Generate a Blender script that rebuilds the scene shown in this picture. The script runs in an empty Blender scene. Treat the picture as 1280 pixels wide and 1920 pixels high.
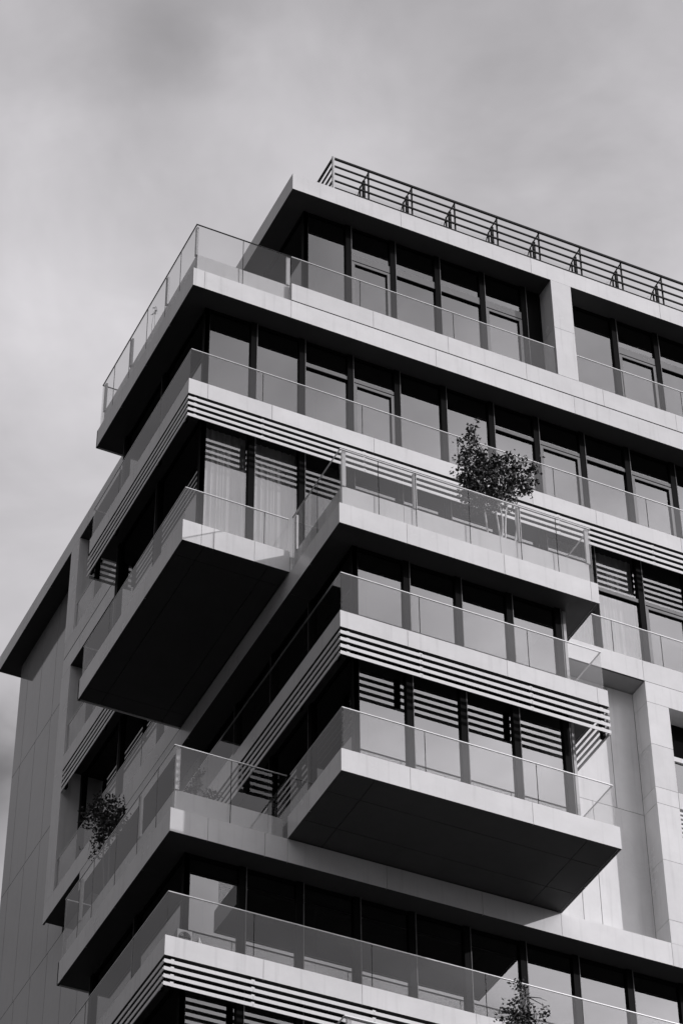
import bpy, bmesh, math, random
from mathutils import Vector, Matrix
random.seed(7)
S = bpy.context.scene
# ------------------------------------------------------------------ camera
cd = bpy.data.cameras.new('camera'); cam = bpy.data.objects.new('camera', cd); S.collection.objects.link(cam)
R = ((0.9030086, -0.2850292, -0.3214558), (-0.4295729, -0.6103921, -0.6654988), (-0.0065275, 0.7390398, -0.6736301))
CP = (-14.456, -36.893, -25.258)
cam.matrix_world = Matrix([[*R[0], CP[0]], [*R[1], CP[1]], [*R[2], CP[2]], [0, 0, 0, 1]])
cd.sensor_fit = 'VERTICAL'; cd.sensor_height = 36; cd.sensor_width = 24
cd.lens = 5224.67 / 1920 * 36; cd.clip_start = 0.5; cd.clip_end = 3000
S.camera = cam
# ------------------------------------------------------------------ sun and sky
SUN = Vector((1.44, -1.0, 0.88)).normalized()
el = math.asin(SUN.z); az = math.atan2(SUN.x, SUN.y)
sl_ = bpy.data.lights.new('sun', 'SUN'); sl_.energy = 2.95; sl_.angle = math.radians(0.6); sl_.color = (1.0, 0.972, 1.005)
so = bpy.data.objects.new('sun', sl_); S.collection.objects.link(so)
so.rotation_euler = SUN.to_track_quat('Z', 'Y').to_euler()
so.location = (20, -30, 40)
W = bpy.data.worlds.new('World'); S.world = W; W.use_nodes = True
nt = W.node_tree; N = nt.nodes; L = nt.links; N.clear()
out = N.new('ShaderNodeOutputWorld'); bg = N.new('ShaderNodeBackground'); L.new(bg.outputs[0], out.inputs[0])
sky = N.new('ShaderNodeTexSky'); sky.sky_type = 'NISHITA'; sky.sun_disc = False
sky.sun_elevation = el; sky.sun_rotation = az
bw = N.new('ShaderNodeRGBToBW'); L.new(sky.outputs[0], bw.inputs[0])
CLOUDS = [((0.2179, 0.564, 0.7965), 0.05, 0.8), ((0.2136, 0.5818, 0.7848), 0.042, 0.87), ((0.2153, 0.5969, 0.7729), 0.04, 0.88), ((0.1818, 0.5841, 0.7911), 0.06, 0.93), ((0.251, 0.5506, 0.7961), 0.06, 0.92), ((0.2305, 0.7702, 0.5947), 0.05, 0.3), ((0.2262, 0.7572, 0.6127), 0.04, 0.75), ((0.3173, 0.5279, 0.7878), 0.06, 0.93), ((0.2175, 0.6178, 0.7557), 0.05, 0.96)]   # direction, angular radius, darkness
tc = N.new('ShaderNodeTexCoord')
def vm(op, a, b=None):
    n_ = N.new('ShaderNodeVectorMath'); n_.operation = op
    for i, q in enumerate((a, b)):
        if q is None: continue
        if isinstance(q, (tuple, Vector)): n_.inputs[i].default_value = q
        else: L.new(q, n_.inputs[i])
    return n_
def mr_(v, a, b, c, d, smooth=True):
    n_ = N.new('ShaderNodeMapRange'); n_.interpolation_type = 'SMOOTHSTEP' if smooth else 'LINEAR'; L.new(v, n_.inputs[0])
    for i, q in enumerate((a, b, c, d)): n_.inputs[i + 1].default_value = q
    return n_.outputs[0]
def ma(op, a, b):
    n_ = N.new('ShaderNodeMath'); n_.operation = op
    for i, q in enumerate((a, b)):
        if isinstance(q, (int, float)): n_.inputs[i].default_value = q
        else: L.new(q, n_.inputs[i])
    return n_.outputs[0]
D = tc.outputs['Generated']
def noise(scale, detail, rough, loc, sc=(1, 1, 1.6)):
    mp = N.new('ShaderNodeMapping'); L.new(D, mp.inputs[0]); mp.inputs['Rotation'].default_value = (0.3, 0.5, 0.9)
    mp.inputs['Scale'].default_value = sc; mp.inputs['Location'].default_value = loc
    n1 = N.new('ShaderNodeTexNoise'); L.new(mp.outputs[0], n1.inputs[0]); n1.inputs['Scale'].default_value = scale
    n1.inputs['Detail'].default_value = detail; n1.inputs['Roughness'].default_value = rough; n1.inputs['Distortion'].default_value = 0.4
    return n1
# broad brightness: hazy bright cloud on the sun's side, duller cloud away from it
dt = vm('DOT_PRODUCT', D, tuple(SUN)).outputs['Value']
broad = ma('MULTIPLY', mr_(dt, -0.4, 0.22, 0.34, 1.0), ma('MULTIPLY', mr_(dt, 0.25, 0.80, 1.0, 1.45), mr_(dt, 0.82, 0.985, 1.0, 2.1)))
up = N.new('ShaderNodeSeparateXYZ'); L.new(D, up.inputs[0])
elev = ma('MULTIPLY', mr_(up.outputs[2], 0.60, 0.86, 1.16, 0.70), mr_(up.outputs[2], 0.08, 0.60, 0.24, 1.0))          # dimmer overhead; low sky darkened in place of unseen buildings, cutting fill light
soft = mr_(noise(6.5, 5, 0.55, (0.35, 0.1, 0.2)).outputs[0], 0.3, 0.7, 0.80, 1.18, False)
front = ma('ADD', 1.0, ma('MULTIPLY', mr_(dt, 0.45, 0.75, 0.0, 1.0), mr_(noise(9, 5, 0.55, (1.2, 2.1, 0.4)).outputs[0], 0.3, 0.7, -0.28, 0.28, False)))   # lumpier cloud on the sun's side
wisp = mr_(noise(16, 5, 0.55, (2.0, 0.4, 0.9)).outputs[0], 0.3, 0.7, 0.92, 1.08, False)
val = ma('MULTIPLY', ma('MULTIPLY', broad, elev), ma('MULTIPLY', ma('MULTIPLY', soft, front), wisp))
# a few darker cloud patches, edges frayed by noise
nd = noise(15, 4, 0.55, (0.1, 0.7, 0.3))
off = vm('SCALE', vm('SUBTRACT', nd.outputs['Color'], (0.5, 0.5, 0.5)).outputs[0]); off.inputs[3].default_value = 0.055
Dd = vm('ADD', D, off.outputs[0]).outputs[0]
for c, r, k_ in CLOUDS:
    ds = vm('DISTANCE', Dd, c).outputs['Value']
    val = ma('MULTIPLY', val, mr_(ds, 0.0, r, k_, 1.0))
cc = N.new('ShaderNodeCombineColor'); cv = ma('MULTIPLY', val, 6.75)
for i in range(3): L.new(cv, cc.inputs[i])
mx = N.new('ShaderNodeMix'); mx.data_type = 'RGBA'; mx.inputs[0].default_value = 0.9
L.new(bw.outputs[0], mx.inputs[6]); L.new(cc.outputs[0], mx.inputs[7])
tn = N.new('ShaderNodeMix'); tn.data_type = 'RGBA'; tn.blend_type = 'MULTIPLY'; tn.inputs[0].default_value = 1
L.new(mx.outputs[2], tn.inputs[6]); tn.inputs[7].default_value = (1.0, 0.972, 1.012, 1)
L.new(tn.outputs[2], bg.inputs[0]); bg.inputs[1].default_value = 0.1
S.view_settings.view_transform = 'Standard'; S.view_settings.look = 'None'; S.view_settings.exposure = 0; S.view_settings.gamma = 1
S.render.engine = 'CYCLES'
S.cycles.transparent_max_bounces = 32; S.cycles.max_bounces = 10; S.cycles.glossy_bounces = 6; S.cycles.diffuse_bounces = 4

# ------------------------------------------------------------------ materials (a black-and-white photograph: greys only)
def g(v): return (v, v, v, 1)
def newmat(name):
    m = bpy.data.materials.new(name); m.use_nodes = True
    return m, m.node_tree.nodes, m.node_tree.links, m.node_tree.nodes['Principled BSDF']
def panel_mat(name, base, rough, vary=0.05, stain=0.06, spec=0.5, streak=0.0):
    m, n, l, p = newmat(name)
    geo = n.new('ShaderNodeNewGeometry')
    mr = n.new('ShaderNodeMapRange'); l.new(geo.outputs['Random Per Island'], mr.inputs[0])
    mr.inputs[3].default_value = base * (1 - vary); mr.inputs[4].default_value = base * (1 + vary)
    no = n.new('ShaderNodeTexNoise'); l.new(geo.outputs['Position'], no.inputs[0]); no.inputs['Scale'].default_value = 1.3
    no.inputs['Detail'].default_value = 6; no.inputs['Roughness'].default_value = 0.65
    m2 = n.new('ShaderNodeMapRange'); l.new(no.outputs[0], m2.inputs[0]); m2.inputs[1].default_value = 0.3; m2.inputs[2].default_value = 0.75
    m2.inputs[3].default_value = 1 + stain; m2.inputs[4].default_value = 1 - stain
    mu = n.new('ShaderNodeMath'); mu.operation = 'MULTIPLY'; l.new(mr.outputs[0], mu.inputs[0]); l.new(m2.outputs[0], mu.inputs[1])
    last = mu
    # faint vertical rain streaks
    ms = n.new('ShaderNodeMapping'); l.new(geo.outputs['Position'], ms.inputs[0]); ms.inputs['Scale'].default_value = (9, 9, 0.5)
    ns = n.new('ShaderNodeTexNoise'); l.new(ms.outputs[0], ns.inputs[0]); ns.inputs['Scale'].default_value = 1.0; ns.inputs['Detail'].default_value = 3
    m3 = n.new('ShaderNodeMapRange'); l.new(ns.outputs[0], m3.inputs[0]); m3.inputs[1].default_value = 0.55; m3.inputs[2].default_value = 0.8
    m3.inputs[3].default_value = 1.0; m3.inputs[4].default_value = 1 - 0.09 - streak
    mv = n.new('ShaderNodeMath'); mv.operation = 'MULTIPLY'; l.new(last.outputs[0], mv.inputs[0]); l.new(m3.outputs[0], mv.inputs[1])
    cb = n.new('ShaderNodeCombineColor')
    for i in range(3): l.new(mv.outputs[0], cb.inputs[i])
    l.new(cb.outputs[0], p.inputs['Base Color'])
    mr4 = n.new('ShaderNodeMapRange'); l.new(no.outputs[0], mr4.inputs[0]); mr4.inputs[3].default_value = rough * 0.8; mr4.inputs[4].default_value = rough * 1.35
    l.new(mr4.outputs[0], p.inputs['Roughness'])
    p.inputs['Specular IOR Level'].default_value = spec
    bp_ = n.new('ShaderNodeBump'); bp_.inputs['Strength'].default_value = 0.05; bp_.inputs['Distance'].default_value = 0.02
    nb = n.new('ShaderNodeTexNoise'); l.new(geo.outputs['Position'], nb.inputs[0]); nb.inputs['Scale'].default_value = 0.8
    l.new(nb.outputs[0], bp_.inputs['Height']); l.new(bp_.outputs[0], p.inputs['Normal'])
    return m
M = {}
M['panel'] = panel_mat('white_lacquered_panel', 0.68, 0.24, spec=0.32, vary=0.06, stain=0.08, streak=0.05)
M['wall'] = panel_mat('glossy_wall_panel', 0.36, 0.05, vary=0.03, spec=0.9)
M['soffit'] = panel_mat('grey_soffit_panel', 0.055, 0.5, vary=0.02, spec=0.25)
M['soffit_bounce_lit'] = panel_mat('bounce_lit_soffit_panel', 0.30, 0.45, vary=0.02, spec=0.3)  # paler copy of the dark soffit, bounced wall light put into its colour
M['joint'] = panel_mat('joint_backing', 0.16, 0.8)
M['slat'] = panel_mat('white_louver_slat', 0.72, 0.3, vary=0.03)
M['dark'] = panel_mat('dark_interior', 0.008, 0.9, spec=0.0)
M['frame'] = panel_mat('dark_window_metal', 0.006, 0.45, vary=0.1, spec=0.03)
M['sash'] = panel_mat('grey_window_sash', 0.17, 0.25, vary=0.05)
M['rail'] = panel_mat('brushed_steel', 0.55, 0.3)
M['railm'] = M['rail']; M['rail'].node_tree.nodes['Principled BSDF'].inputs['Metallic'].default_value = 0.9
M['post'] = panel_mat('pale_painted_post', 0.5, 0.4)
M['black'] = panel_mat('dark_painted_steel', 0.012, 0.5, spec=0.15)
M['floor'] = panel_mat('terrace_floor', 0.35, 0.7)
M['bark'] = panel_mat('pale_bark', 0.6, 0.8, stain=0.3)
M['twig'] = panel_mat('dark_twig', 0.08, 0.8)
M['appliance'] = panel_mat('grey_appliance', 0.3, 0.5)
M['asphalt'] = panel_mat('dark_asphalt', 0.02, 0.9)
def leaf_mat():
    m, n, l, p = newmat('leaf')
    geo = n.new('ShaderNodeNewGeometry'); mr = n.new('ShaderNodeMapRange'); l.new(geo.outputs['Random Per Island'], mr.inputs[0])
    mr.inputs[3].default_value = 0.006; mr.inputs[4].default_value = 0.03
    cb = n.new('ShaderNodeCombineColor')
    for i in range(3): l.new(mr.outputs[0], cb.inputs[i])
    l.new(cb.outputs[0], p.inputs['Base Color']); p.inputs['Roughness'].default_value = 0.5
    return m
M['leaf'] = leaf_mat()
def curtain_mat():
    m, n, l, p = newmat('curtain_cloth')
    p.inputs['Base Color'].default_value = g(0.75); p.inputs['Roughness'].default_value = 0.9
    tr = n.new('ShaderNodeBsdfTranslucent'); tr.inputs[0].default_value = g(0.6)
    ms = n.new('ShaderNodeMixShader'); ms.inputs[0].default_value = 0.3
    l.new(p.outputs[0], ms.inputs[1]); l.new(tr.outputs[0], ms.inputs[2])
    l.new(ms.outputs[0], n['Material Output'].inputs[0])
    return m
M['curtain'] = curtain_mat()
def glass_mat(name, ior, extra, tint, rough=0.0, bump=0.0):
    m = bpy.data.materials.new(name); m.use_nodes = True; n = m.node_tree.nodes; l = m.node_tree.links; n.clear()
    o = n.new('ShaderNodeOutputMaterial'); mix = n.new('ShaderNodeMixShader'); l.new(mix.outputs[0], o.inputs[0])
    fr = n.new('ShaderNodeFresnel'); fr.inputs[0].default_value = ior
    # same reflectance from both sides of the sheet
    ad = n.new('ShaderNodeMath'); ad.operation = 'ADD'; ad.use_clamp = True; l.new(fr.outputs[0], ad.inputs[0]); ad.inputs[1].default_value = extra
    geo = n.new('ShaderNodeNewGeometry')
    inv = n.new('ShaderNodeMath'); inv.operation = 'SUBTRACT'; inv.inputs[0].default_value = 1; l.new(geo.outputs['Backfacing'], inv.inputs[1])
    mu = n.new('ShaderNodeMath'); mu.operation = 'MULTIPLY'; l.new(ad.outputs[0], mu.inputs[0]); l.new(inv.outputs[0], mu.inputs[1])
    l.new(mu.outputs[0], mix.inputs[0])
    t = n.new('ShaderNodeBsdfTransparent'); t.inputs[0].default_value = g(tint)
    gl = n.new('ShaderNodeBsdfGlossy'); gl.inputs[0].default_value = g(0.97); gl.inputs['Roughness'].default_value = rough
    if bump:
        no = n.new('ShaderNodeTexNoise'); l.new(geo.outputs['Position'], no.inputs[0]); no.inputs['Scale'].default_value = 0.9
        b = n.new('ShaderNodeBump'); b.inputs['Strength'].default_value = bump; b.inputs['Distance'].default_value = 0.02
        l.new(no.outputs[0], b.inputs['Height']); l.new(b.outputs[0], gl.inputs['Normal'])
    l.new(t.outputs[0], mix.inputs[1]); l.new(gl.outputs[0], mix.inputs[2])
    return m
M['glass'] = glass_mat('balustrade_glass', 1.5, 0.004, 0.915)
M['pane'] = glass_mat('coated_window_glass', 1.55, 0.145, 0.35, 0.0, 0.02)
M['pane_clear'] = glass_mat('clear_window_glass', 1.55, 0.16, 0.80, 0.0, 0.02)

# ------------------------------------------------------------------ mesh helpers
col = S.collection
class MB:
    def __init__(self): self.v = []; self.f = []; self.mi = []
    def box(self, x0, x1, y0, y1, z0, z1, mi=0, mbot=None):
        if x1 < x0: x0, x1 = x1, x0
        if y1 < y0: y0, y1 = y1, y0
        b = len(self.v)
        self.v += [(x0, y0, z0), (x1, y0, z0), (x1, y1, z0), (x0, y1, z0), (x0, y0, z1), (x1, y0, z1), (x1, y1, z1), (x0, y1, z1)]
        self.f += [(b+3, b+2, b+1, b), (b+4, b+5, b+6, b+7), (b, b+1, b+5, b+4), (b+1, b+2, b+6, b+5), (b+2, b+3, b+7, b+6), (b+3, b, b+4, b+7)]
        self.mi += [mi if mbot is None else mbot] + [mi] * 5
    def tube(self, pts, rad, n=6, mi=0):
        pts = [Vector(p) for p in pts]
        if not isinstance(rad, (list, tuple)): rad = [rad] * len(pts)
        rings = []
        for i, p in enumerate(pts):
            d = (pts[min(i+1, len(pts)-1)] - pts[max(i-1, 0)]).normalized()
            a = d.orthogonal().normalized() if i == 0 else (rings_a - d * rings_a.dot(d)).normalized()
            rings_a = a
            bb = d.cross(a); k = len(self.v)
            for j in range(n):
                t = 2 * math.pi * j / n
                self.v.append(tuple(p + (a * math.cos(t) + bb * math.sin(t)) * rad[i]))
            rings.append(k)
        for i in range(len(rings) - 1):
            for j in range(n):
                self.f.append((rings[i]+j, rings[i]+(j+1) % n, rings[i+1]+(j+1) % n, rings[i+1]+j)); self.mi.append(mi)
        self.f.append(tuple(rings[0]+j for j in reversed(range(n)))); self.mi.append(mi)
        self.f.append(tuple(rings[-1]+j for j in range(n))); self.mi.append(mi)
    def build(self, name, mats, parent=None):
        me = bpy.data.meshes.new(name); me.from_pydata(self.v, [], self.f)
        if not isinstance(mats, (list, tuple)): mats = [mats]
        for m in mats: me.materials.append(M[m])
        if len(mats) > 1: me.polygons.foreach_set('material_index', self.mi)
        me.update()
        o = bpy.data.objects.new(name, me); col.objects.link(o)
        if parent is not None: o.parent = parent
        return o
def empty(name, loc=(0, 0, 0)):
    o = bpy.data.objects.new(name, None); col.objects.link(o); o.location = loc; return o
def tag(o, label=None, cat=None, group=None, kind=None):
    for k, v in (('label', label), ('category', cat), ('group', group), ('kind', kind)):
        if v: o[k] = v
    return o
# a facade frame: along = 'x' (face looks to -y) or 'y' (face looks to -x); p = plane position
class FR:
    def __init__(self, along, p, flip=1): self.a = along; self.p = p; self.s = flip
    def box(self, mb, a0, a1, d0, d1, z0, z1, mi=0, mbot=None):   # d grows inward
        if self.a == 'x': mb.box(a0, a1, self.p + self.s*d0, self.p + self.s*d1, z0, z1, mi, mbot)
        else: mb.box(self.p + self.s*d0, self.p + self.s*d1, a0, a1, z0, z1, mi, mbot)
    def pt(self, a, d, z):
        return (a, self.p + self.s*d, z) if self.a == 'x' else (self.p + self.s*d, a, z)

# ------------------------------------------------------------------ dimensions (metres)
X2, X2e, Y2 = 2.245, 7.788, -2.225       # right stack
XE = 14.0                                  # right end of the block
YS, YC, YW, YR = 5.43, 12.71, 18.1, 18.57  # ends along the left side
XW = 2.72; G = 0.5
l5, l5t, u5, g5 = 17.174, 17.693, 18.237, 19.11
s4l, s4b, s4t, s4g = 13.394, 14.017, 14.432, 15.333
c3b, c3t, c3g = 10.087, 10.609, 11.497
l3, l3t, g3 = 9.566, 10.069, 11.516
s2l, s2b, s2t, s2g = 6.402, 7.037, 7.422, 8.378
c1b, c1t, c1g = 3.803, 4.284, 5.234
l1, l1t, g1 = 3.3, 3.8, 5.225
s0l, s0b, s0t, s0g = 0.164, 0.753, 1.152, 2.075
cm1b, cm1t, cm1g = -2.46, -1.98, -1.05
lm1, lm1t, gm1 = -3.0, -2.5, -1.07
rb, rt = 21.282, 21.786
ZG = -26.9

bld = tag(empty('apartment_building', (0, 0, ZG)), 'pale panelled apartment tower with stacked cantilevered balconies, glass balustrades and louvered bands', 'building')
class _P:  # children are authored in world coordinates
    pass
def part(mb, name, mats, parent=None):
    o = mb.build(name, mats)
    o.parent = parent if parent is not None else bld
    if parent is None: o.matrix_parent_inverse = Matrix.Translation((0, 0, -ZG))
    return o

# ---------- fascia of separate panels
def fascia(mb, fr, a0, a1, z0, z1, joints=(), gap=0.008, d=0.0, th=0.045):
    js = [a0] + sorted(j for j in joints if a0 + 0.1 < j < a1 - 0.1) + [a1]
    for i in range(len(js) - 1):
        s = js[i] + (gap / 2 if i else 0); t = js[i+1] - (gap / 2 if i < len(js) - 2 else 0)
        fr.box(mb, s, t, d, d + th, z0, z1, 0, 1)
def every(a0, a1, step, first):
    r = []; x = first
    while x < a1: r.append(x); x += step
    return [q for q in r if q > a0]
PJ = [0.42, 1.82, 4.12, 6.14, 8.05, 9.9, 11.6, 13.0]
# ---------- slats
def louver(parent, runs, z0, z1, ends=()):
    """four slats below a band; runs = [(frame, a0, a1)], one mesh per run"""
    pitch = (z1 - z0) / 4.0
    for fr, a0, a1, js in runs:
        mb = MB()
        for k in range(4):
            zb = z0 + k * pitch
            cuts = [a0] + [j for j in js if a0 < j < a1] + [a1]
            for i in range(len(cuts) - 1):
                fr.box(mb, cuts[i] + (0.004 if i else 0), cuts[i+1] - (0.004 if i < len(cuts)-2 else 0), 0.0, 0.012, zb, zb + pitch * 0.48, 0)
        for j in [a0 + 0.16] + [j for j in js if a0 < j < a1] + [a1 - 0.16]:
            fr.box(mb, j - 0.055, j + 0.055, 0.03, 0.09, z0 + 0.02, z1, 1)
            for k in range(4): fr.box(mb, j - 0.03, j + 0.03, 0.0125, 0.0295, z0 + k * pitch + 0.01, z0 + k * pitch + 0.10, 0)
        o = mb.build('louver_screen', ['slat', 'frame'], parent)
def balustrade(parent, fr, joints, z0, z1, d=0.045, posts=(), pz=None, cap=True, dark=False):
    """glass sheets between the joints, one handrail on top"""
    for i in range(len(joints) - 1):
        mb = MB(); fr.box(mb, joints[i] + 0.006, joints[i+1] - 0.006, d, d + 0.014, z0, z1 - 0.012)
        mb.build('glass_panel', 'glass', parent)
    mb = MB(); fr.box(mb, joints[0] - 0.008, joints[-1] + 0.008, d - 0.005, d + 0.019, z1 - 0.011, z1 + 0.008)
    mb.build('handrail', 'black' if dark else 'rail', parent)
    # dark edge strips at the joints
    for j in joints[1:-1]:
        mb = MB(); fr.box(mb, j - 0.005, j + 0.005, d + 0.001, d + 0.013, z0, z1 - 0.013)
        mb.build('glass_joint', 'frame', parent)
    for p in posts:
        mb = MB(); fr.box(mb, p - 0.04, p + 0.04, d + 0.03, d + 0.075, (pz if pz else z0), z1 - 0.02)
        mb.build('post', 'post', parent)
FX = lambda p=0.0: FR('x', p)
FY = lambda p=0.0: FR('y', p)
RX = FR('y', X2e, -1)     # right end of right stack, face to +x

def soffit_panels(mb, x0, x1, y0, y1, z, inset):
    """underside made of a border and a field with open joints"""
    gp = 0.005
    xs = [x0, x0 + inset, x1 - inset, x1]; ys = [y0, y0 + inset, y1 - inset, y1]
    for i in range(3):
        for j in range(3):
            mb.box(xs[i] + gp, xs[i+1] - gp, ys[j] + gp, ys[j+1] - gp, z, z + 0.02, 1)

# ============ roof
mb = MB()
jr = [1.9 + 3.2 * k for k in range(1, 6)]
fascia(mb, FX(), X2, XE, rb, rt, [4.9, 8.197, 11.573])
fascia(mb, FY(X2), 0.045, YR, rb, rt, [2.3, 4.4, 7.0, 9.6, 12.2, 14.8])
mb.box(X2 + 0.045, 3.35, 0.045, YR - 0.01, rb + 0.012, rt - 0.03, 0, 1)
mb.box(3.35, XE, 0.045, 1.15, rb + 0.012, rt - 0.03, 0, 1)
mb.box(3.35, XE, 1.15, YR - 0.01, rb + 0.1, rt - 0.04, 0, 1)
mb.box(X2 + 0.045, XE, YR - 0.01, YR, rb, rt, 0)
part(mb, 'roof_slab', ['panel', 'soffit'])
# ============ interior core
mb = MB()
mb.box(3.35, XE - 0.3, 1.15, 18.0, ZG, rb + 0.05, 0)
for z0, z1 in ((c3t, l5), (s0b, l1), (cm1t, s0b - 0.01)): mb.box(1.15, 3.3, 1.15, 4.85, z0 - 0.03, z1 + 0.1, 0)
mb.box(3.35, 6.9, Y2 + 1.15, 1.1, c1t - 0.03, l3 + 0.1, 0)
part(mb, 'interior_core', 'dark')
# gable wall on the far right and the back
mb = MB(); mb.box(XE - 0.28, XE - 0.02, 0.55, YW, ZG, rb - 0.002, 0); mb.box(XW + 0.2, XE - 0.3, YW - 0.2, YW + 0.0, ZG, rb - 0.002, 0)
part(mb, 'end_wall', 'panel')

# ============ slab bodies
def body(mb, boxes, z0, z1):
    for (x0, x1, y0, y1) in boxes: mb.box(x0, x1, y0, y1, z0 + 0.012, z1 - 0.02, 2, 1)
LST = [(0.045, 3.34, 0.045, YS - 0.045)]
MFR = [(3.34, XE, 0.045, 1.14)]
MLF = [(X2 + 0.045, 3.34, YS - 0.045, 13.2)]
RST = [(X2 + 0.045, X2e - 0.045, Y2 + 0.045, 0.04)]
BM = ['panel', 'soffit', 'floor']
# ---- top terrace (T5)
mb = MB()
fascia(mb, FX(), 0, XE, l5, l5t, [0.251, 2.234, 5.648, 9.03, 12.4])
fascia(mb, FY(), 0.045, YS, l5, l5t, [1.3, 2.6, 4.0])
fascia(mb, FX(), X2, XE, l5t + 0.036, u5, [4.165, 5.964, 7.876, 9.8, 11.657], d=0.004)
fascia(mb, FX(), 0.11, X2 - 0.012, l5t + 0.036, u5, [], d=0.10)
fascia(mb, FY(), 0.16, YS - 0.1, l5t + 0.036, u5, [1.3, 2.6, 4.0], d=0.10)
fascia(mb, FY(X2), YS, 13.25, l5, l5t, [8.0, 10.5])
fascia(mb, FY(X2), YS, 13.25, l5t + 0.036, u5, [8.0, 10.5])
mb.box(0.0, X2, YS - 0.045, YS, l5, l5t - 0.001, 0); mb.box(0.15, X2, YS - 0.14, YS - 0.1, l5t, u5, 0)
body(mb, LST + MFR + MLF, l5, l5t)
mb.box(0.3, 3.34, 0.3, YS - 0.3, l5t + 0.0, l5t + 0.28, 2)
mb.box(3.34, XE, 0.3, 1.14, l5t, l5t + 0.28, 2)
mb.box(3.34, XE, 0.16, 1.14, l5t + 0.29, u5 - 0.012, 0); mb.box(X2 + 0.16, 3.34, YS, 13.2, l5t + 0.05, u5 - 0.012, 0)
t5 = part(mb, 'terrace', BM)
balustrade(t5, FX(), [0.05, 1.128, 2.238], l5t + 0.004, g5, posts=(2.19,), pz=u5, dark=True)
balustrade(t5, FX(), [2.25, 3.879, 6.137, 8.66], u5 + 0.002, g5)
balustrade(t5, FX(), [9.22, 10.4, 11.9, 13.4], u5 + 0.002, g5)
balustrade(t5, FY(), [0.05, 0.897, 1.712, 2.755, 3.753, 4.677, 5.39], l5t + 0.004, g5, posts=(0.14, 1.712, 3.753, 5.3), pz=u5, dark=True)
balustrade(t5, FR('x', 5.44, -1), [0.07, 1.2, 2.2], l5t + 0.004, g5, dark=True)
balustrade(t5, FY(X2), [5.5, 7.7, 9.9, 12.7], u5 + 0.002, g5)
# ---- louvered level S4
SJ = [0.417, 1.826, 4.119, 6.14, 7.8, 9.326, 11.4]
mb = MB()
fascia(mb, FX(), 0, XE, s4b, s4t, SJ)
fascia(mb, FY(), 0.045, YS, s4b, s4t, [1.517, 2.9, 4.3])
fascia(mb, FY(X2), YS, YC, s4b, s4t, [7.8, 10.1])
mb.box(0.0, X2, YS - 0.045, YS, s4b, s4t - 0.001, 0)
body(mb, LST + MFR + MLF, s4b, s4t)
s4 = part(mb, 'louvered_balcony', BM)
LJ = [1.633, 3.9, 6.15, 8.4, 10.674, 12.9]
louver(s4, [(FX(), 0, XE, LJ), (FY(), 0.045, YS, [1.6, 3.9]), (FY(X2), YS + 0.05, YC, [7.8, 10.1]), (FR('x', YS, -1), 0.05, X2, [1.1])], s4l, s4b)
balustrade(s4, FX(), [0.05, 1.639, 3.883, 6.097, 8.378, 10.651, 12.9], s4t + 0.002, s4g)
balustrade(s4, FY(), [0.06, 1.651, 3.886, 5.40], s4t + 0.002, s4g)
balustrade(s4, FR('x', 5.45, -1), [0.07, 1.2, 2.2], s4t + 0.002, s4g)
balustrade(s4, FY(X2), [5.5, 7.7, 9.9, 12.7], s4t + 0.002, s4g)
# ---- cantilevered balcony C3 with the main band
mb = MB()
fascia(mb, FX(), 0, X2 - 0.004, c3b, c3t, [0.39, 0.654, 1.5])
fascia(mb, FY(), 0.045, YS, c3b, c3t, [1.9, 3.7])
mb.box(0.0, X2 - 0.005, YS - 0.045, YS, c3b, c3t - 0.001, 0)
mb.box(0.05, X2 - 0.01, 0.05, YS - 0.05, c3b + 0.04, c3t - 0.02, 2, 1)
soffit_panels(mb, 0.05, X2 - 0.01, 0.05, YS - 0.05, c3b + 0.01, 0.42)
c3 = part(mb, 'cantilevered_balcony', BM)
balustrade(c3, FX(), [0.05, 1.72, 2.23], c3t + 0.002, c3g)
balustrade(c3, FY(), [0.06, 1.665, 3.936, 5.40], c3t + 0.002, c3g)
balustrade(c3, FR('x', 5.45, -1), [0.07, 1.2, 2.2], c3t + 0.002, c3g)
mb = MB()
fascia(mb, FX(), X2e + 0.004, XE, c3b, c3t, [10.106, 12.4])
fascia(mb, FY(X2), YS + 0.004, 13.29, c3b, c3t, [8.0, 10.5])
mb.box(X2 + 0.05, 3.34, YS, 13.2, c3b + 0.012, c3t - 0.02, 2, 1)
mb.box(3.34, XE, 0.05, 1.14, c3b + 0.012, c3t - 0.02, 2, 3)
mb.box(X2 + 0.05, 3.34, 0.1, YS - 0.01, c3b + 0.02, c3t - 0.02, 2, 1)
f3 = part(mb, 'balcony', BM + ['soffit_bounce_lit'])
balustrade(f3, FX(), [7.86, 9.483, 10.646, 12.9], c3t + 0.002, c3g)
balustrade(f3, FY(X2), [5.5, 7.7, 9.9, 12.7], c3t + 0.002, c3g)
# ---- right terrace T3
mb = MB()
fascia(mb, FX(Y2), X2, X2e, l3, l3t, [3.655, 5.73, 7.619])
fascia(mb, FY(X2), Y2 + 0.045, 11.0, l3, l3t, [-0.9, 1.0, 3.0, 5.0, 7.4, 9.2])
fascia(mb, RX, Y2 + 0.045, 0.0, l3, l3t, [-1.1])
fascia(mb, FX(Y2), X2 + 0.11, X2e - 0.11, l3t + 0.014, c3t, [3.655, 5.73], d=0.10)
fascia(mb, FY(X2), Y2 + 0.15, 0.0, l3t + 0.014, c3t, [-1.1], d=0.10)
fascia(mb, RX, Y2 + 0.15, 0.0, l3t + 0.014, c3t, [-1.1], d=0.10)
body(mb, RST, l3, l3t)
mb.box(X2 + 0.3, X2e - 0.3, Y2 + 0.3, 0.04, l3t, l3t + 0.23, 2)
mb.box(X2 + 0.045, 3.34, 0.045, 10.95, l3 + 0.012, l3t - 0.002, 2, 1)
t3 = part(mb, 'terrace', BM)
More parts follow.
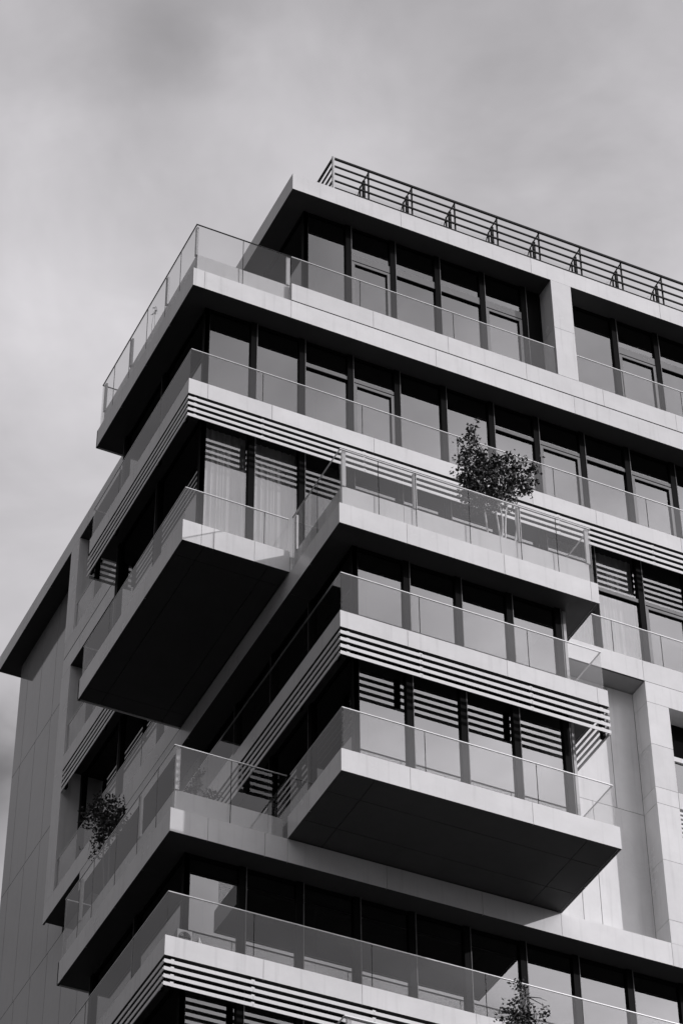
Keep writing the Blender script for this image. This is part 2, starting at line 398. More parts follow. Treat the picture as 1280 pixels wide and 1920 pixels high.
balustrade(t3, FX(Y2), [X2+0.05, 3.099, 3.893, 5.044, 6.156, 6.963, X2e-0.05], l3t + 0.004, g3, posts=(X2+0.14, 3.893, 6.156, X2e-0.12), pz=c3t)
balustrade(t3, FY(X2), [Y2+0.06, -1.15, -0.02], l3t + 0.004, g3, posts=(-0.1,), pz=c3t)
balustrade(t3, RX, [Y2+0.06, -1.15, -0.03], l3t + 0.004, g3)
# ---- right louvered level S2
mb = MB()
fascia(mb, FX(Y2), X2, X2e, s2b, s2t, [3.607, 5.654, 7.557])
fascia(mb, FY(X2), Y2 + 0.045, YS, s2b, s2t, [-0.4, 1.7, 3.8])
fascia(mb, RX, Y2 + 0.045, 0.49, s2b, s2t, [])
body(mb, RST, s2b, s2t)
mb.box(X2 + 0.045, 3.34, 0.04, YS, s2b + 0.012, s2t - 0.02, 2, 1)
mb.box(3.34, X2e - 0.05, 0.04, 0.49, s2b + 0.012, s2t - 0.02, 2, 1)
s2 = part(mb, 'louvered_balcony', BM)
louver(s2, [(FX(Y2), X2, X2e, [3.87, 6.141]), (FY(X2), Y2 + 0.045, YS, [-0.4, 1.7, 3.8]), (RX, Y2 + 0.045, 0.48, [-0.9])], s2l, s2b)
balustrade(s2, FX(Y2), [X2+0.05, 3.889, 6.156, X2e-0.05], s2t + 0.002, s2g)
balustrade(s2, FY(X2), [Y2+0.06, -0.565, 1.7, 3.95, 5.40], s2t + 0.002, s2g)
balustrade(s2, RX, [Y2+0.06, -0.9, 0.45], s2t + 0.002, s2g)
# ---- right cantilevered balcony C1
mb = MB()
fascia(mb, FX(Y2), X2, X2e, c1b, c1t, [3.576, 5.998, 7.707])
fascia(mb, FY(X2), Y2 + 0.045, -0.002, c1b, c1t, [-0.9])
fascia(mb, RX, Y2 + 0.045, 0.49, c1b, c1t, [-0.9])
mb.box(X2 + 0.05, X2e - 0.05, Y2 + 0.05, 0.49, c1b + 0.04, c1t - 0.02, 2, 1)
soffit_panels(mb, X2 + 0.05, X2e - 0.05, Y2 + 0.05, -0.004, c1b + 0.01, 0.62)
c1 = part(mb, 'cantilevered_balcony', BM)
balustrade(c1, FX(Y2), [X2+0.05, 3.911, 6.159, X2e-0.05], c1t + 0.002, c1g)
balustrade(c1, FY(X2), [Y2+0.06, -0.9, -0.01], c1t + 0.002, c1g)
balustrade(c1, RX, [Y2+0.06, -0.9, 0.45], c1t + 0.002, c1g)
# ---- lower terrace T1
def low_terrace(l, lt, up, gz, post=True):
    mb = MB()
    fascia(mb, FX(), 0, XE, l, lt, [0.716, 1.812, 2.247, 4.2, 6.137, 7.767, 10.116, 12.4])
    fascia(mb, FY(), 0.045, YS, l, lt, [1.3, 2.6, 4.0])
    fascia(mb, FX(), 0.11, X2 - 0.05, lt + 0.014, up, [], d=0.10)
    fascia(mb, FY(), 0.16, YS - 0.1, lt + 0.014, up, [1.3, 2.6, 4.0], d=0.10)
    mb.box(0.0, X2, YS - 0.045, YS, l, lt - 0.001, 0)
    body(mb, LST, l, lt); mb.box(0.3, 3.34, 0.3, YS - 0.3, lt, lt + 0.18, 2); mb.box(3.34, XE, 0.045, 1.14, l + 0.012, lt - 0.003, 0, 1)
    o = part(mb, 'terrace', BM)
    balustrade(o, FX(), [0.05, 1.153, 2.235], lt + 0.004, gz, posts=(0.14,), pz=up)
    balustrade(o, FY(), [0.06, 0.815, 1.707, 2.771, 3.919, 4.636, 5.39], lt + 0.004, gz, posts=(1.707, 4.636), pz=up)
    balustrade(o, FR('x', 5.44, -1), [0.07, 1.2, 2.2], lt + 0.004, gz)
    return o
t1 = low_terrace(l1, l1t, c1t, g1)
# ---- S0
def low_louver(sl, sb, st, sg):
    mb = MB()
    fascia(mb, FX(), 0, XE, sb, st, [1.815, 3.68, 5.9, 8.0, 10.2, 12.4])
    fascia(mb, FY(), 0.045, YS, sb, st, [1.5, 2.9, 4.3])
    mb.box(0.0, X2, YS - 0.045, YS, sb, st - 0.001, 0)
    body(mb, LST + MFR, sb, st)
    o = part(mb, 'louvered_balcony', BM)
    louver(o, [(FX(), 0, XE, [1.635, 3.909, 6.15, 8.4, 10.6, 12.9]), (FY(), 0.045, YS, [1.6, 3.9]), (FR('x', YS, -1), 0.05, X2, [1.1])], sl, sb)
    balustrade(o, FX(), [0.05, 1.647, 3.899, 6.143, 8.111, 10.4, 12.7], st + 0.002, sg)
    balustrade(o, FY(), [0.06, 1.625, 3.896, 5.40], st + 0.002, sg)
    balustrade(o, FR('x', 5.45, -1), [0.07, 1.2, 2.2], st + 0.002, sg)
    return o
s0 = low_louver(s0l, s0b, s0t, s0g)
# ---- below the frame: next cantilever pair, then plain storeys down to the street
mb = MB()
fascia(mb, FX(), 0, X2 - 0.004, cm1b, cm1t, [0.654]); fascia(mb, FY(), 0.045, YS, cm1b, cm1t, [1.9, 3.7])
mb.box(0.05, X2 - 0.01, 0.05, YS - 0.05, cm1b + 0.04, cm1t - 0.02, 2, 1); soffit_panels(mb, 0.05, X2 - 0.01, 0.05, YS - 0.05, cm1b + 0.01, 0.42)
cm = part(mb, 'cantilevered_balcony', BM)
balustrade(cm, FX(), [0.05, 1.72, 2.23], cm1t + 0.002, cm1g); balustrade(cm, FY(), [0.06, 1.665, 3.936, 5.4], cm1t + 0.002, cm1g)
mb = MB()
fascia(mb, FX(Y2), X2, X2e, lm1, lm1t, [3.655, 5.73, 7.619]); fascia(mb, FY(X2), Y2 + 0.045, YS, lm1, lm1t, [-0.9, 1, 3]); fascia(mb, RX, Y2 + 0.045, 0, lm1, lm1t, [])
fascia(mb, FX(Y2), X2 + 0.11, X2e - 0.11, lm1t + 0.014, cm1t, [], d=0.1); fascia(mb, FY(X2), Y2 + 0.15, 0, lm1t + 0.014, cm1t, [], d=0.1)
body(mb, RST, lm1, lm1t); mb.box(X2 + 0.3, X2e - 0.3, Y2 + 0.3, 0.04, lm1t, lm1t + 0.23, 2); mb.box(3.34, XE, 0.05, 1.14, lm1 + 0.02, cm1t - 0.02, 2, 1); fascia(mb, FX(), X2e + 0.005, XE, cm1b, cm1t, [10.1])
mb.box(X2 + 0.05, 3.34, 0.05, YS, lm1 + 0.02, lm1t - 0.002, 2, 1)
tm = part(mb, 'terrace', BM)
balustrade(tm, FX(Y2), [X2+0.05, 3.099, 3.893, 5.044, 6.156, 6.963, X2e-0.05], lm1t + 0.004, gm1, posts=(X2+0.14, 3.893, 6.156), pz=cm1t)
balustrade(tm, FY(X2), [Y2+0.06, -1.15, -0.02], lm1t + 0.004, gm1)
mb = MB(); z = lm1 - 3.13
while z > ZG + 2.5:
    fascia(mb, FX(Y2), X2, X2e, z, z + 0.7, [4, 6]); fascia(mb, FY(X2), Y2 + 0.045, -0.002, z, z + 0.7)
    fascia(mb, FX(), 0, X2 - 0.002, z, z + 0.7, [1.2]); fascia(mb, FY(), 0.045, YS, z, z + 0.7, [1.8, 3.6]); fascia(mb, FX(), X2e + 0.002, XE, z, z + 0.7, [10, 12])
    mb.box(0.05, 3.3, 0.05, YS - 0.02, z + 0.02, z + 0.68, 2, 1); mb.box(3.3, XE, 0.05, 1.1, z + 0.02, z + 0.68, 2, 1); mb.box(X2 + 0.05, X2e - 0.05, Y2 + 0.05, 0.0, z + 0.02, z + 0.68, 2, 1)
    z -= 3.13
part(mb, 'storey_band', BM)
mb = MB()
mb.box(0.5, 1.1, 0.5, 4.9, ZG, lm1 - 2.0); mb.box(X2 + 0.5, 3.3, Y2 + 0.5, -0.1, ZG, lm1 - 2.0); mb.box(3.31, X2e - 0.5, Y2 + 0.5, Y2 + 1.1, ZG, lm1 - 2.0); mb.box(1.12, XE - 0.3, 0.52, 1.1, ZG, lm1 - 2.0)
part(mb, 'ground_storey_glazing', 'frame')

# ============ windows
def window(fr, a0, a1, z0, z1, kind, bar, curtain=False, last=False, endpost=False):
    """one bay: frame mesh with its mullion on the a1 side; pane, sash and curtain below it"""
    mw = 0.14
    mb = MB()
    fr.box(mb, a1 - mw / 2, a1 + mw / 2 - 0.016, -0.03, 0.10, z0, z1, 0)
    fr.box(mb, a1 + mw / 2 - 0.014, a1 + mw / 2, -0.04, 0.09, z0, z1, 1)
    if endpost: fr.box(mb, a0 - 0.06, a0 + 0.06, -0.0, 0.10, z0, z1, 0)
    lo = a0 + mw / 2 + 0.002; hi = a1 - mw / 2 - 0.002
    fr.box(mb, lo, hi, 0.0, 0.09, z1 - 0.06, z1 - 0.002, 0); fr.box(mb, lo, hi, 0.0, 0.09, z0, z0 + 0.05, 0)
    if kind in ('bar', 'sash'):
        h = bar[1]
        fr.box(mb, lo, hi, -0.012, 0.09, bar[0], bar[0] + h, 1)
        fr.box(mb, lo, hi, -0.02, 0.07, bar[0] - 0.022, bar[0] - 0.002, 0)
    o = part(mb, 'window', ['frame', 'sash'])
    top = z1 - 0.06
    if kind in ('bar', 'sash'):
        m2 = MB(); fr.box(m2, lo, hi, 0.03, 0.05, bar[0] + bar[1] + 0.002, top - 0.002); m2.build('glass_pane', 'pane_clear' if curtain else 'pane', o)
        top = bar[0] - 0.024
    if kind == 'sash':
        m3 = MB()
        fr.box(m3, lo, lo + 0.075, -0.015, 0.06, z0 + 0.052, top, 0); fr.box(m3, hi - 0.075, hi, -0.015, 0.06, z0 + 0.052, top, 0)
        fr.box(m3, lo + 0.077, hi - 0.077, -0.015, 0.06, top - 0.07, top, 0); fr.box(m3, lo + 0.077, hi - 0.077, -0.015, 0.06, z0 + 0.052, z0 + 0.12, 0)
        fr.box(m3, lo + 0.077, hi - 0.077, -0.006, 0.03, top - 0.085, top - 0.072, 1); fr.box(m3, hi - 0.092, hi - 0.079, -0.006, 0.03, z0 + 0.12, top - 0.087, 1)
        m3.build('sash', ['sash', 'frame'], o)
        lo += 0.092; hi -= 0.094; top -= 0.088
    m2 = MB(); fr.box(m2, lo, hi, 0.03, 0.05, z0 + 0.052, top - 0.002); m2.build('glass_pane', 'pane_clear' if curtain else 'pane', o)
    if curtain:
        mc = MB(); n = 90; c0 = a0 + 0.08; c1_ = a1 - 0.06
        ph = random.random() * 6
        for i in range(n + 1):
            t = i / n; a = c0 + (c1_ - c0) * t
            for zz, am in ((z0 + 0.05, 0.028), (z0 + 1.6, 0.022), (z1 - 0.1, 0.012)):
                d = 0.2 + am * (math.sin(t * 46 + ph) + 0.6 * math.sin(t * 83 + ph * 2 + zz * 0.3))
                mc.v.append(fr.pt(a, d, zz))
        for i in range(n):
            for k in range(2):
                b = i * 3 + k; mc.f.append((b, b + 3, b + 4, b + 1)); mc.mi.append(0)
        mc.build('curtain', 'curtain', o)
    return o
MX = [0.555, 1.61, 2.72, 3.84, 4.94, 6.05, 7.2, 8.3, 9.44, 10.57, 11.73, 12.85, 13.7]
def run(fr, xs, z0, z1, kinds, bar, cur=(), post0=True):
    for i in range(len(xs) - 1):
        window(fr, xs[i], xs[i+1], z0, z1, kinds[i % len(kinds)], bar, i in cur, endpost=(i == 0 and post0))
WF = FX(G)
# F5
run(WF, [2.80, 3.83, 4.92, 6.03, 7.16, 8.22], u5 - 0.02, rb + 0.01, ['fixed', 'sash', 'bar', 'bar', 'sash'], (20.21, 0.22))
run(WF, [9.25, 10.58, 11.69, 12.85, 13.7], u5 - 0.02, rb + 0.01, ['fixed', 'sash', 'bar', 'sash'], (20.21, 0.22))
mb = MB(); WF.box(mb, 8.31, 8.68, 0.02, 0.1, u5, rb); part(mb, 'reveal_panel', 'frame')
# F4
run(WF, MX, s4t - 0.02, l5 + 0.01, ['fixed', 'fixed', 'bar', 'sash', 'fixed', 'fixed', 'bar', 'sash', 'bar', 'sash', 'fixed', 'fixed'], (16.415, 0.10))
# F3
run(WF, MX, c3t - 0.02, s4b + 0.01, ['fixed', 'fixed', 'fixed', 'bar', 'fixed', 'fixed', 'fixed', 'bar', 'bar', 'sash', 'fixed', 'fixed'], (12.66, 0.10), cur=(0, 1, 7, 8))
# F2 / F1 of the right stack
RXS = [2.80, 3.865, 4.965, 6.06, 7.12]
WR = FX(Y2 + G)
run(WR, RXS, s2t - 0.02, l3 + 0.01, ['fixed'], (9.3, 0.06))
run(WR, RXS, c1t - 0.02, s2b + 0.01, ['fixed'], (6.1, 0.10))
# F0, F-1
run(WF, MX[:12], s0t - 0.02, l1 + 0.01, ['fixed'], (2.5, 0.1))
run(WF, MX[:5], cm1t - 0.02, s0b + 0.01, ['fixed'], (-0.3, 0.1))
# left side glazing
def lrun(p, y0, y1, n, z0, z1):
    ys = [y0 + (y1 - y0) * i / n for i in range(n + 1)]
    run(FY(p), ys, z0, z1, ['fixed'], (0, 0), post0=True)
lrun(X2 + G, 0.56, 12.64, 6, u5 - 0.02, rb + 0.01)
lrun(G, 0.56, 4.85, 2, s4t - 0.02, l5 + 0.01); lrun(X2 + G, 5.5, 12.64, 3, s4t - 0.02, l5 + 0.01)
lrun(G, 0.56, 4.85, 2, c3t - 0.02, s4b + 0.01); lrun(X2 + G, 5.5, 12.64, 3, c3t - 0.02, s4b + 0.01)
lrun(X2 + G, Y2 + 0.56, 5.35, 4, s2t - 0.02, l3 + 0.01); lrun(X2 + G, Y2 + 0.56, 5.35, 4, c1t - 0.02, s2b + 0.01)
lrun(G, 0.56, 4.85, 2, s0t - 0.02, l1 + 0.01); lrun(G, 0.56, 4.85, 2, cm1t - 0.02, s0b + 0.01)
# closing walls at the far end of the left stack and right end of right stack
for z0, z1 in ((s4t, l5), (c3t, s4b), (s0t, l1), (cm1t, s0b)):
    mb = MB(); mb.box(G, X2 + G, 4.93, 5.0, z0 - 0.01, z1 + 0.005); part(mb, 'side_wall', 'wall')
for z0, z1 in ((s2t, l3), (c1t, s2b)):
    mb = MB(); mb.box(7.24, 7.30, Y2 + G, 0.5, z0 - 0.01, z1 + 0.005); part(mb, 'side_wall', 'wall')

# ============ pillar of the top storey, pier on the left
mb = MB(); mb.box(8.684, 9.198, 0.0, 0.62, u5 + 0.004, 19.735); mb.box(8.684, 9.198, 0.0, 0.62, 19.745, rb - 0.004)
part(mb, 'pillar', 'panel')
mb = MB()
zs = [c3t + 0.004, 13.39, 17.17 - 0.01, rb - 0.004]
mb.box(X2, XW + 0.02, YC, 13.29, c3t + 0.004, l5 - 0.004); mb.box(X2, XW + 0.02, YC, 13.29, u5 + 0.004, rb - 0.004)
part(mb, 'pillar', 'panel')
# ============ glossy panelled side wall
def panelwall(name, mat, fr, rows, th=0.03, gap=0.018, back=True):
    mb = MB()
    for z0, z1, a0, a1, cuts in rows:
        cs = [a0] + [c for c in cuts if a0 < c < a1] + [a1]
        for i in range(len(cs) - 1):
            fr.box(mb, cs[i] + gap / 2, cs[i+1] - gap / 2, 0, th, z0 + gap / 2, z1 - gap / 2, 0)
        if back: fr.box(mb, a0 + 0.01, a1 - 0.01, th + 0.002, th + 0.2, z0, z1, 1)
    return part(mb, name, [mat, 'joint'])
vj = lambda o: [13.1 + o + 1.09 * k for k in range(-8, 6)]
panelwall('panelled_wall', 'wall', FY(XW), [(17.6, rb, 13.3, YW, vj(0)), (13.9, 17.6, 13.3, YW, vj(0.05)), (10.0, 13.9, 13.3, YW, vj(0.1)),
    (6.4, 10.0, 5.47, YW, vj(0.0)), (2.9, 6.4, 5.47, YW, vj(0.1)), (-0.8, 2.9, 5.47, YW, vj(0.0)), (-4.5, -0.8, 5.47, YW, vj(0.1)),
    (-8.2, -4.5, 5.47, YW, vj(0)), (-12, -8.2, 5.47, YW, vj(0.1)), (-17, -12, 5.47, YW, vj(0)), (-22, -17, 5.47, YW, vj(0.1)), (ZG, -22, 5.47, YW, vj(0))])
# ============ recessed wall to the right of the right stack
panelwall('recessed_wall', 'panel', FX(G), [(7.06, c3b, 7.31, 10.12, [8.4, 9.507]), (l1t + 0.002, 7.06, 7.31, 10.12, [8.57, 8.966])], gap=0.014)
# ============ flush facade wall with windows
mb = MB(); gp = 0.010; a, b = 10.12, 10.625
for z0, z1 in ((l1t, 4.33), (4.33, 5.71), (5.71, 7.05), (7.05, 7.44), (7.44, 8.5), (8.5, 9.556), (9.556, c3b - 0.006)):
    mb.box(a, b if z0 < 9.5 else XE, 0.0, 0.5, z0 + gp / 2, z1 - gp / 2, 0)
mb.box(b + gp, XE, 0.0, 0.5, 7.05 + gp / 2, 7.44 - gp / 2, 0)
mb.box(12.4, XE, 0.0, 0.5, 7.44 + gp / 2, 9.556 - gp / 2, 0)
mb.box(12.4, XE, 0.0, 0.5, 6.3, 7.05 - gp / 2, 0)
mb.box(b + gp, XE, 0.0, 0.5, l1t + gp / 2, 6.3 - gp, 0)
mb.box(b + gp, 12.39, 0.45, 0.5, 6.3, 9.55, 1)  # near-black sheet stands in for the shade of a deep recess
part(mb, 'facade_wall', ['panel', 'dark'])
mb = MB()
pz = (7.045 - 6.32) / 7
for k in range(7): mb.box(10.64, 12.38, 0.02, 0.06, 6.32 + k * pz, 6.32 + k * pz + pz * 0.5, 0)
part(mb, 'vent_grille', ['slat'])
mb = MB(); mb.box(10.64, 12.38, 0.10, 0.2, 8.31, 8.42, 1); mb.box(10.64, 12.38, 0.12, 0.2, 7.46, 7.50, 0); mb.box(11.5, 11.56, 0.12, 0.2, 7.502, 8.308, 0)
o = part(mb, 'window', ['frame', 'panel'])
for xa, xb in ((10.645, 11.498), (11.562, 12.375)):
    mb = MB(); mb.box(xa, xb, 0.14, 0.16, 7.502, 8.308); mb.build('glass_pane', 'pane', o)

# ============ railing on the roof
rr = tag(empty('roof_railing', (3.52, 0.6, rt)), 'dark steel rooftop railing with propped posts along the roof edge against the sky', 'railing')
def rpart(mb, name, mats):
    o = mb.build(name, mats); o.parent = rr; o.matrix_parent_inverse = Matrix.Translation((-3.52, -0.6, -rt)); return o
RZ = [23.57, 23.31, 23.06, 22.81, 22.56, 22.3, 22.05]
mb = MB()
for i, z in enumerate(RZ):
    r = 0.024 if i in (0,) else 0.018
    mb.box(3.52, XE - 0.4, 0.6 - r, 0.6 + r, z - r, z + r); 
    mb.box(3.52 - r, 3.52 + r, 0.6 + r, 15.5, z - r, z + r)
rpart(mb, 'rail', 'black')
mb = MB(); mb.box(3.50, 3.54, 0.565, 0.575, rt - 0.02, 23.6); mb.box(3.485, 3.515, 0.575, 0.6, rt - 0.02, 23.6)
rpart(mb, 'corner_post', 'post')
x = 4.43; k = 0
while x < XE - 0.3:
    mb = MB()
    mb.box(x - 0.016, x + 0.016, 0.625, 0.657, rt - 0.02, 23.56)
    mb.tube([(x, 0.64, 23.54), (x - 0.01, 0.85, 23.50), (x - 0.02, 1.02, 23.42), (x - 0.03, 1.14, 23.25), (x - 0.03, 1.2, 22.95), (x - 0.03, 1.16, 22.6), (x - 0.03, 1.2, 22.3), (x - 0.03, 1.2, rt)], 0.016)
    mb.box(x - 0.06, x + 0.0, 0.80, 0.86, rt - 0.02, 23.44)
    mb.box(x - 0.10, x - 0.075, 0.88, 0.92, rt - 0.02, 23.3)
    mb.tube([(x - 0.06, 0.9, 22.75), (x - 0.06, 1.1, 22.7), (x - 0.04, 1.2, 22.55)], 0.013)
    mb.tube([(x + 0.02, 0.66, 22.75), (x + 0.05, 0.74, 22.5), (x + 0.02, 0.84, 22.4)], 0.012)
    rpart(mb, 'post', 'black')
    x += 1.105; k += 1
mb = MB()
for z in (22.98, 22.72, 22.45, 22.2): mb.box(3.7, XE - 0.4, 1.025, 1.05, z - 0.014, z + 0.014)
rpart(mb, 'rear_rail', 'black')
mb = MB(); mb.box(3.62, XE - 0.5, 1.065, 1.077, 22.0, 23.3)
rpart(mb, 'glass_screen', 'glass')

# ============ plants
def leaf(mb, p, s):
    d = Vector((random.gauss(0, 1), random.gauss(0, 1), random.gauss(0, 0.7) - 0.3)).normalized()
    u = d.orthogonal().normalized(); u = (Matrix.Rotation(random.random() * 6.28, 3, d) @ u)
    w = d.cross(u); b = len(mb.v); p = Vector(p)
    mb.v += [tuple(p), tuple(p + d * s * 0.45 + u * s * 0.33), tuple(p + d * s + w * s * 0.12), tuple(p + d * s * 0.45 - u * s * 0.33)]
    mb.f += [(b, b+1, b+2), (b, b+2, b+3)]; mb.mi += [0, 0]
def curve(a, b, wob, n=6):
    a = Vector(a); b = Vector(b); r = []
    o = Vector((random.uniform(-1, 1), random.uniform(-1, 1), 0)) * wob
    for i in range(n + 1):
        t = i / n; r.append(tuple(a.lerp(b, t) + o * math.sin(t * 3.14) + Vector((random.uniform(-1, 1), random.uniform(-1, 1), 0)) * wob * 0.25))
    return r
def plant(name, base, label, cat, stems, blobs, nleaf, size, mat_stem='twig', group=None, stem_r=0.02, sprigs=(), spread=0.42, wob=0.05):
    """stems: list of (base, top); blobs: list of (centre, radii, weight)"""
    root = tag(empty(name, base), label, cat, group)
    inv = Matrix.Translation(-Vector(base))
    mb = MB()
    for a, b in stems:
        c = curve(a, b, wob, 7); mb.tube(c, [stem_r * (1 - 0.5 * i / 7) for i in range(8)], 6, 0)
    tips = []
    for c, r, w in blobs:
        c = Vector(c)
        st = min(stems, key=lambda s: (Vector(s[1]) - c).length)[1]
        for k in range(max(3, int(6 * w))):
            q = c + Vector([random.uniform(-0.85, 0.85) * r[i] for i in range(3)])
            mb.tube(curve(st, q, 0.05, 5), [stem_r * 0.45 * (1 - 0.75 * i / 5) for i in range(6)], 4, 1)
            tips.append((Vector(st), q))
    for pts in sprigs: mb.tube(pts, stem_r * 0.35, 4, 1)
    t = mb.build('trunk' if mat_stem == 'bark' else 'stems', [mat_stem, 'twig']); t.parent = root; t.matrix_parent_inverse = inv
    ml = MB(); tot = sum(w for _, _, w in blobs)
    for c, r, w in blobs:
        c = Vector(c); n = int(nleaf * w / tot)
        cl = []
        for _ in range(max(5, n // 15)):
            v = Vector((random.gauss(0, 1), random.gauss(0, 1), random.gauss(0, 1))).normalized() * random.random() ** 0.45
            cl.append(c + Vector((v.x * r[0], v.y * r[1], v.z * r[2])))
        for _ in range(n):
            q = random.choice(cl); 
            p = q + Vector([random.gauss(0, spread) * r[i] * 0.5 for i in range(3)])
            leaf(ml, p, size * random.uniform(0.6, 1.25))
    for pts in sprigs:
        for i in range(len(pts) - 1):
            for _ in range(7):
                t_ = random.random(); p = Vector(pts[i]).lerp(Vector(pts[i+1]), t_) + Vector([random.gauss(0, 0.02) for _ in range(3)])
                leaf(ml, p, size * random.uniform(0.6, 1.1))
    c_ = ml.build('crown' if mat_stem == 'bark' else 'foliage', 'leaf'); c_.parent = root; c_.matrix_parent_inverse = inv
    return root
def at(u, v, y=None, x=None):
    """point of the building where a sight line of the survey meets a vertical plane (used to size the plants)"""
    q = Vector(((u - 640) / 5224.67, -(v - 960) / 5224.67, -1)); r = Matrix(R) @ q; c = Vector(CP)
    t = (y - c.y) / r.y if y is not None else (x - c.x) / r.x
    return c + r * t
k = 0.0192
yt = -1.75
def bl(u, v, ru, rv, w, y=yt, ry=0.3): return (at(u, v, y=y), (ru * k * 0.78, ry, rv * k), w)
B = [bl(886, 822, 11, 18, .5), bl(878, 850, 18, 22, 1.3), bl(868, 880, 14, 26, 1.1), bl(898, 868, 22, 24, 2.0), bl(890, 905, 24, 26, 2.4), bl(918, 895, 26, 28, 3.0), bl(925, 925, 22, 22, 2.2),
     bl(900, 930, 24, 20, 2.0), bl(945, 880, 20, 22, 1.3), bl(955, 905, 18, 20, 1.0), bl(978, 885, 22, 18, .95), bl(985, 908, 18, 20, .9), bl(972, 920, 20, 14, .7), bl(893, 945, 18, 12, 1.2), bl(878, 928, 14, 12, .6), bl(882, 805, 5, 10, .2), bl(915, 945, 20, 12, 1.3), bl(930, 865, 18, 12, .8), bl(948, 943, 14, 10, .4), bl(872, 915, 14, 16, .6), bl(998, 872, 8, 16, .3)]
b0 = at(940, 1010, y=yt)
zb = 10.2
def st(u0, v0, u1, v1, y=yt):
    a = at(u0, v0, y=y); b = at(u1, v1, y=y); a.z = zb; return (tuple(a), tuple(b))
def bend(u0, u1, v1): return st(u0, 1020, u1, v1)
plant('tree', (b0.x, yt, zb), 'small multi-stemmed tree with pale trunks and dense dark crown on the front right terrace', 'tree',
      [bend(920, 898, 900), bend(935, 928, 905), bend(957, 968, 940), bend(940, 912, 870), bend(948, 952, 925)], B, 5000, 0.075, 'bark', group='small trees on the right-hand terraces', stem_r=0.024, spread=0.36, wob=0.1)
yb = -1.75
B2 = [bl(972, 1850, 10, 12, .5, yb), bl(972, 1880, 15, 16, .8, yb), bl(985, 1902, 16, 16, .9, yb), bl(955, 1912, 14, 9, .3, yb), bl(1008, 1910, 16, 8, .3, yb), bl(1022, 1893, 7, 6, .1, yb), bl(945, 1895, 7, 6, .1, yb), bl(975, 1925, 24, 16, 1.6, yb), bl(975, 1955, 34, 26, 3, yb), bl(978, 1990, 34, 26, 3, yb)]
bb0 = at(980, 1960, y=yb); zz = -2.3
def st2(u0, u1, v1):
    a = at(u0, 2080, y=yb); b = at(u1, v1, y=yb); a.z = zz; return (tuple(a), tuple(b))
plant('tree', (bb0.x, yb, zz), 'slim dark tree whose top rises in front of the lowest balustrade, bottom right', 'tree',
      [st2(970, 968, 1900), st2(985, 1000, 1930), st2(978, 985, 1870)], B2, 1500, 0.07, 'bark', group='small trees on the right-hand terraces', stem_r=0.025)
# bush on the lower left terrace
xb = 0.7
def bx(u, v, ru, rv, w, x=xb): return (at(u, v, x=x), (0.3, ru * k * 1.1, rv * k), w)
B3 = [bx(205, 1532, 20, 16, 1.8), bx(182, 1525, 14, 12, 1.1), bx(222, 1535, 14, 14, 1.3), bx(200, 1555, 16, 15, 1.3), bx(188, 1580, 8, 13, .5), bx(195, 1510, 20, 7, 1.0), bx(172, 1535, 7, 10, .3), bx(178, 1600, 8, 5, .15)]
q = at(205, 1600, x=xb)
s_a = (xb, q.y, l1t + 0.2)
plant('shrub', s_a, 'bushy dark potted shrub with one upright sprig on the lower left terrace', 'shrub',
      [(s_a, tuple(at(205, 1560, x=xb))), ((xb + .1, q.y + .1, l1t + .2), tuple(at(195, 1540, x=xb)))], B3, 2100, 0.065,
      sprigs=[[tuple(at(a, b, x=xb)) for a, b in ((222, 1528), (230, 1518), (235, 1505), (232, 1490))], [tuple(at(a, b, x=xb)) for a, b in ((200, 1560), (188, 1585), (176, 1602))]])
ys_ = 0.6
B4 = [bl(368, 1468, 7, 20, .9, ys_, .12), bl(360, 1482, 8, 10, .7, ys_, .12), bl(392, 1488, 14, 5, .6, ys_, .12), bl(376, 1452, 5, 9, .3, ys_, .1)]
q = at(372, 1500, y=ys_); s_a = (q.x, ys_, l1t + 0.2)
plant('shrub', s_a, 'sparse low shrub behind the front glass of the lower left terrace', 'shrub', [(s_a, tuple(at(368, 1480, y=ys_))), (s_a, tuple(at(385, 1490, y=ys_)))], B4, 650, 0.055, stem_r=0.012)
x5 = 0.35; q = at(292, 600, x=x5); s_a = (x5, q.y, l5t + 0.3)
plant('plant', s_a, 'thin leggy plant showing through the glass of the topmost left terrace', 'plant', [(s_a, tuple(at(292, 575, x=x5))), (s_a, tuple(at(288, 583, x=x5)))],
      [(at(291, 587, x=x5), (0.08, 0.16, 0.10), 1)], 20, 0.05, stem_r=0.005)

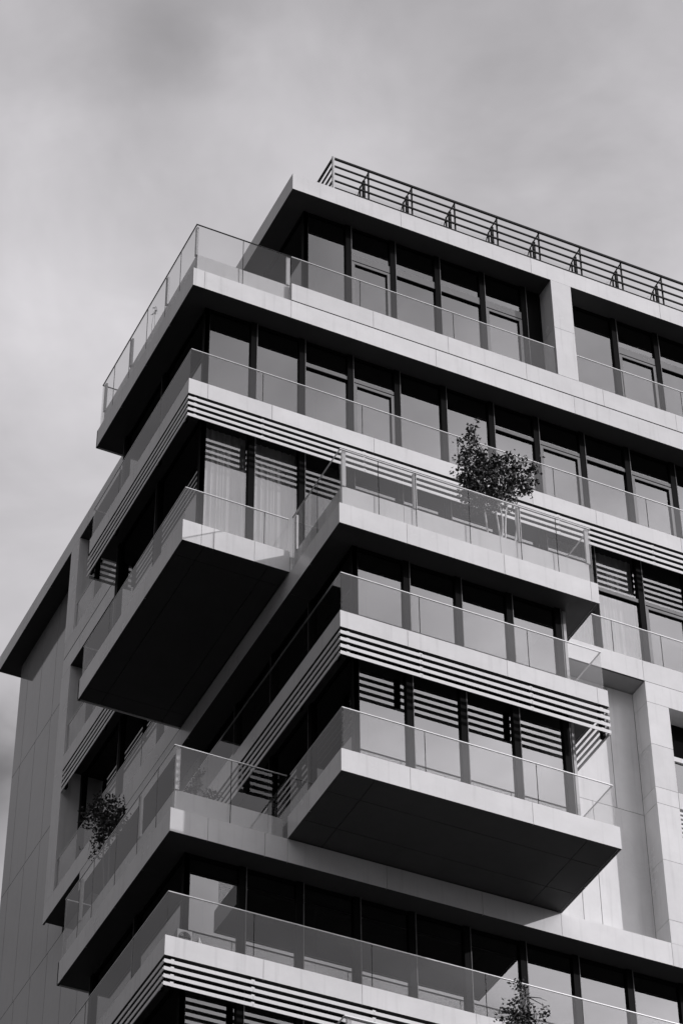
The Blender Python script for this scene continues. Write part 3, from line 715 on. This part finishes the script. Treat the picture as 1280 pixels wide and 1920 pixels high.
# ============ small things standing on the lowest balcony
def appliance():
    x0, y0, z0 = 0.30, 0.20, s0t
    root = tag(empty('air_conditioner', (x0 + .13, y0 + .1, z0)), 'small grey boxy outdoor unit with round fan behind the lowest left balcony corner', 'appliance')
    inv = Matrix.Translation((-(x0 + .13), -(y0 + .1), -z0))
    mb = MB(); mb.box(x0, x0 + 0.27, y0, y0 + 0.16, z0 + 0.03, z0 + 0.33); mb.box(x0 + .02, x0 + .05, y0 + .02, y0 + .14, z0 - 0.015, z0 + .03); mb.box(x0 + .22, x0 + .25, y0 + .02, y0 + .14, z0 - 0.015, z0 + .03)
    o = mb.build('casing', 'appliance'); o.parent = root; o.matrix_parent_inverse = inv
    mb = MB()
    for r in (0.105, 0.075, 0.045):
        mb.tube([(x0 + .135 + r * math.cos(t * .3927), y0 - 0.008, z0 + .18 + r * math.sin(t * .3927)) for t in range(17)], 0.005, 4)
    mb.box(x0 + .03, x0 + .24, y0 - .012, y0 - .004, z0 + .176, z0 + .184); mb.box(x0 + .131, x0 + .139, y0 - .013, y0 - .005, z0 + .07, z0 + .29)
    o = mb.build('fan_guard', 'frame'); o.parent = root; o.matrix_parent_inverse = inv
appliance()
mb = MB(); mb.box(0.68, 0.70, 0.16, 0.36, s0t - .015, s0t + .22); mb.box(0.71, 0.80, 0.16, 0.36, s0t - .015, s0t + .02); mb.tube([(0.70, 0.18, s0t + .2), (0.80, 0.18, s0t)], 0.008, 4); mb.tube([(0.70, 0.34, s0t + .2), (0.80, 0.34, s0t)], 0.008, 4)
o = mb.build('folded_object', 'panel'); tag(o, 'small pale folded stool beside the grey unit on the lowest left balcony', 'stool')  # unidentified pale folded shape

# ============ ground
mb = MB(); n = 48; mb.v = [(0, 0, ZG)] + [(900 * math.cos(i * 2 * math.pi / n), 900 * math.sin(i * 2 * math.pi / n), ZG) for i in range(n)]
mb.f = [(0, i + 1, (i + 1) % n + 1) for i in range(n)]; mb.mi = [0] * n
o = mb.build('ground', 'asphalt'); o['kind'] = 'structure'
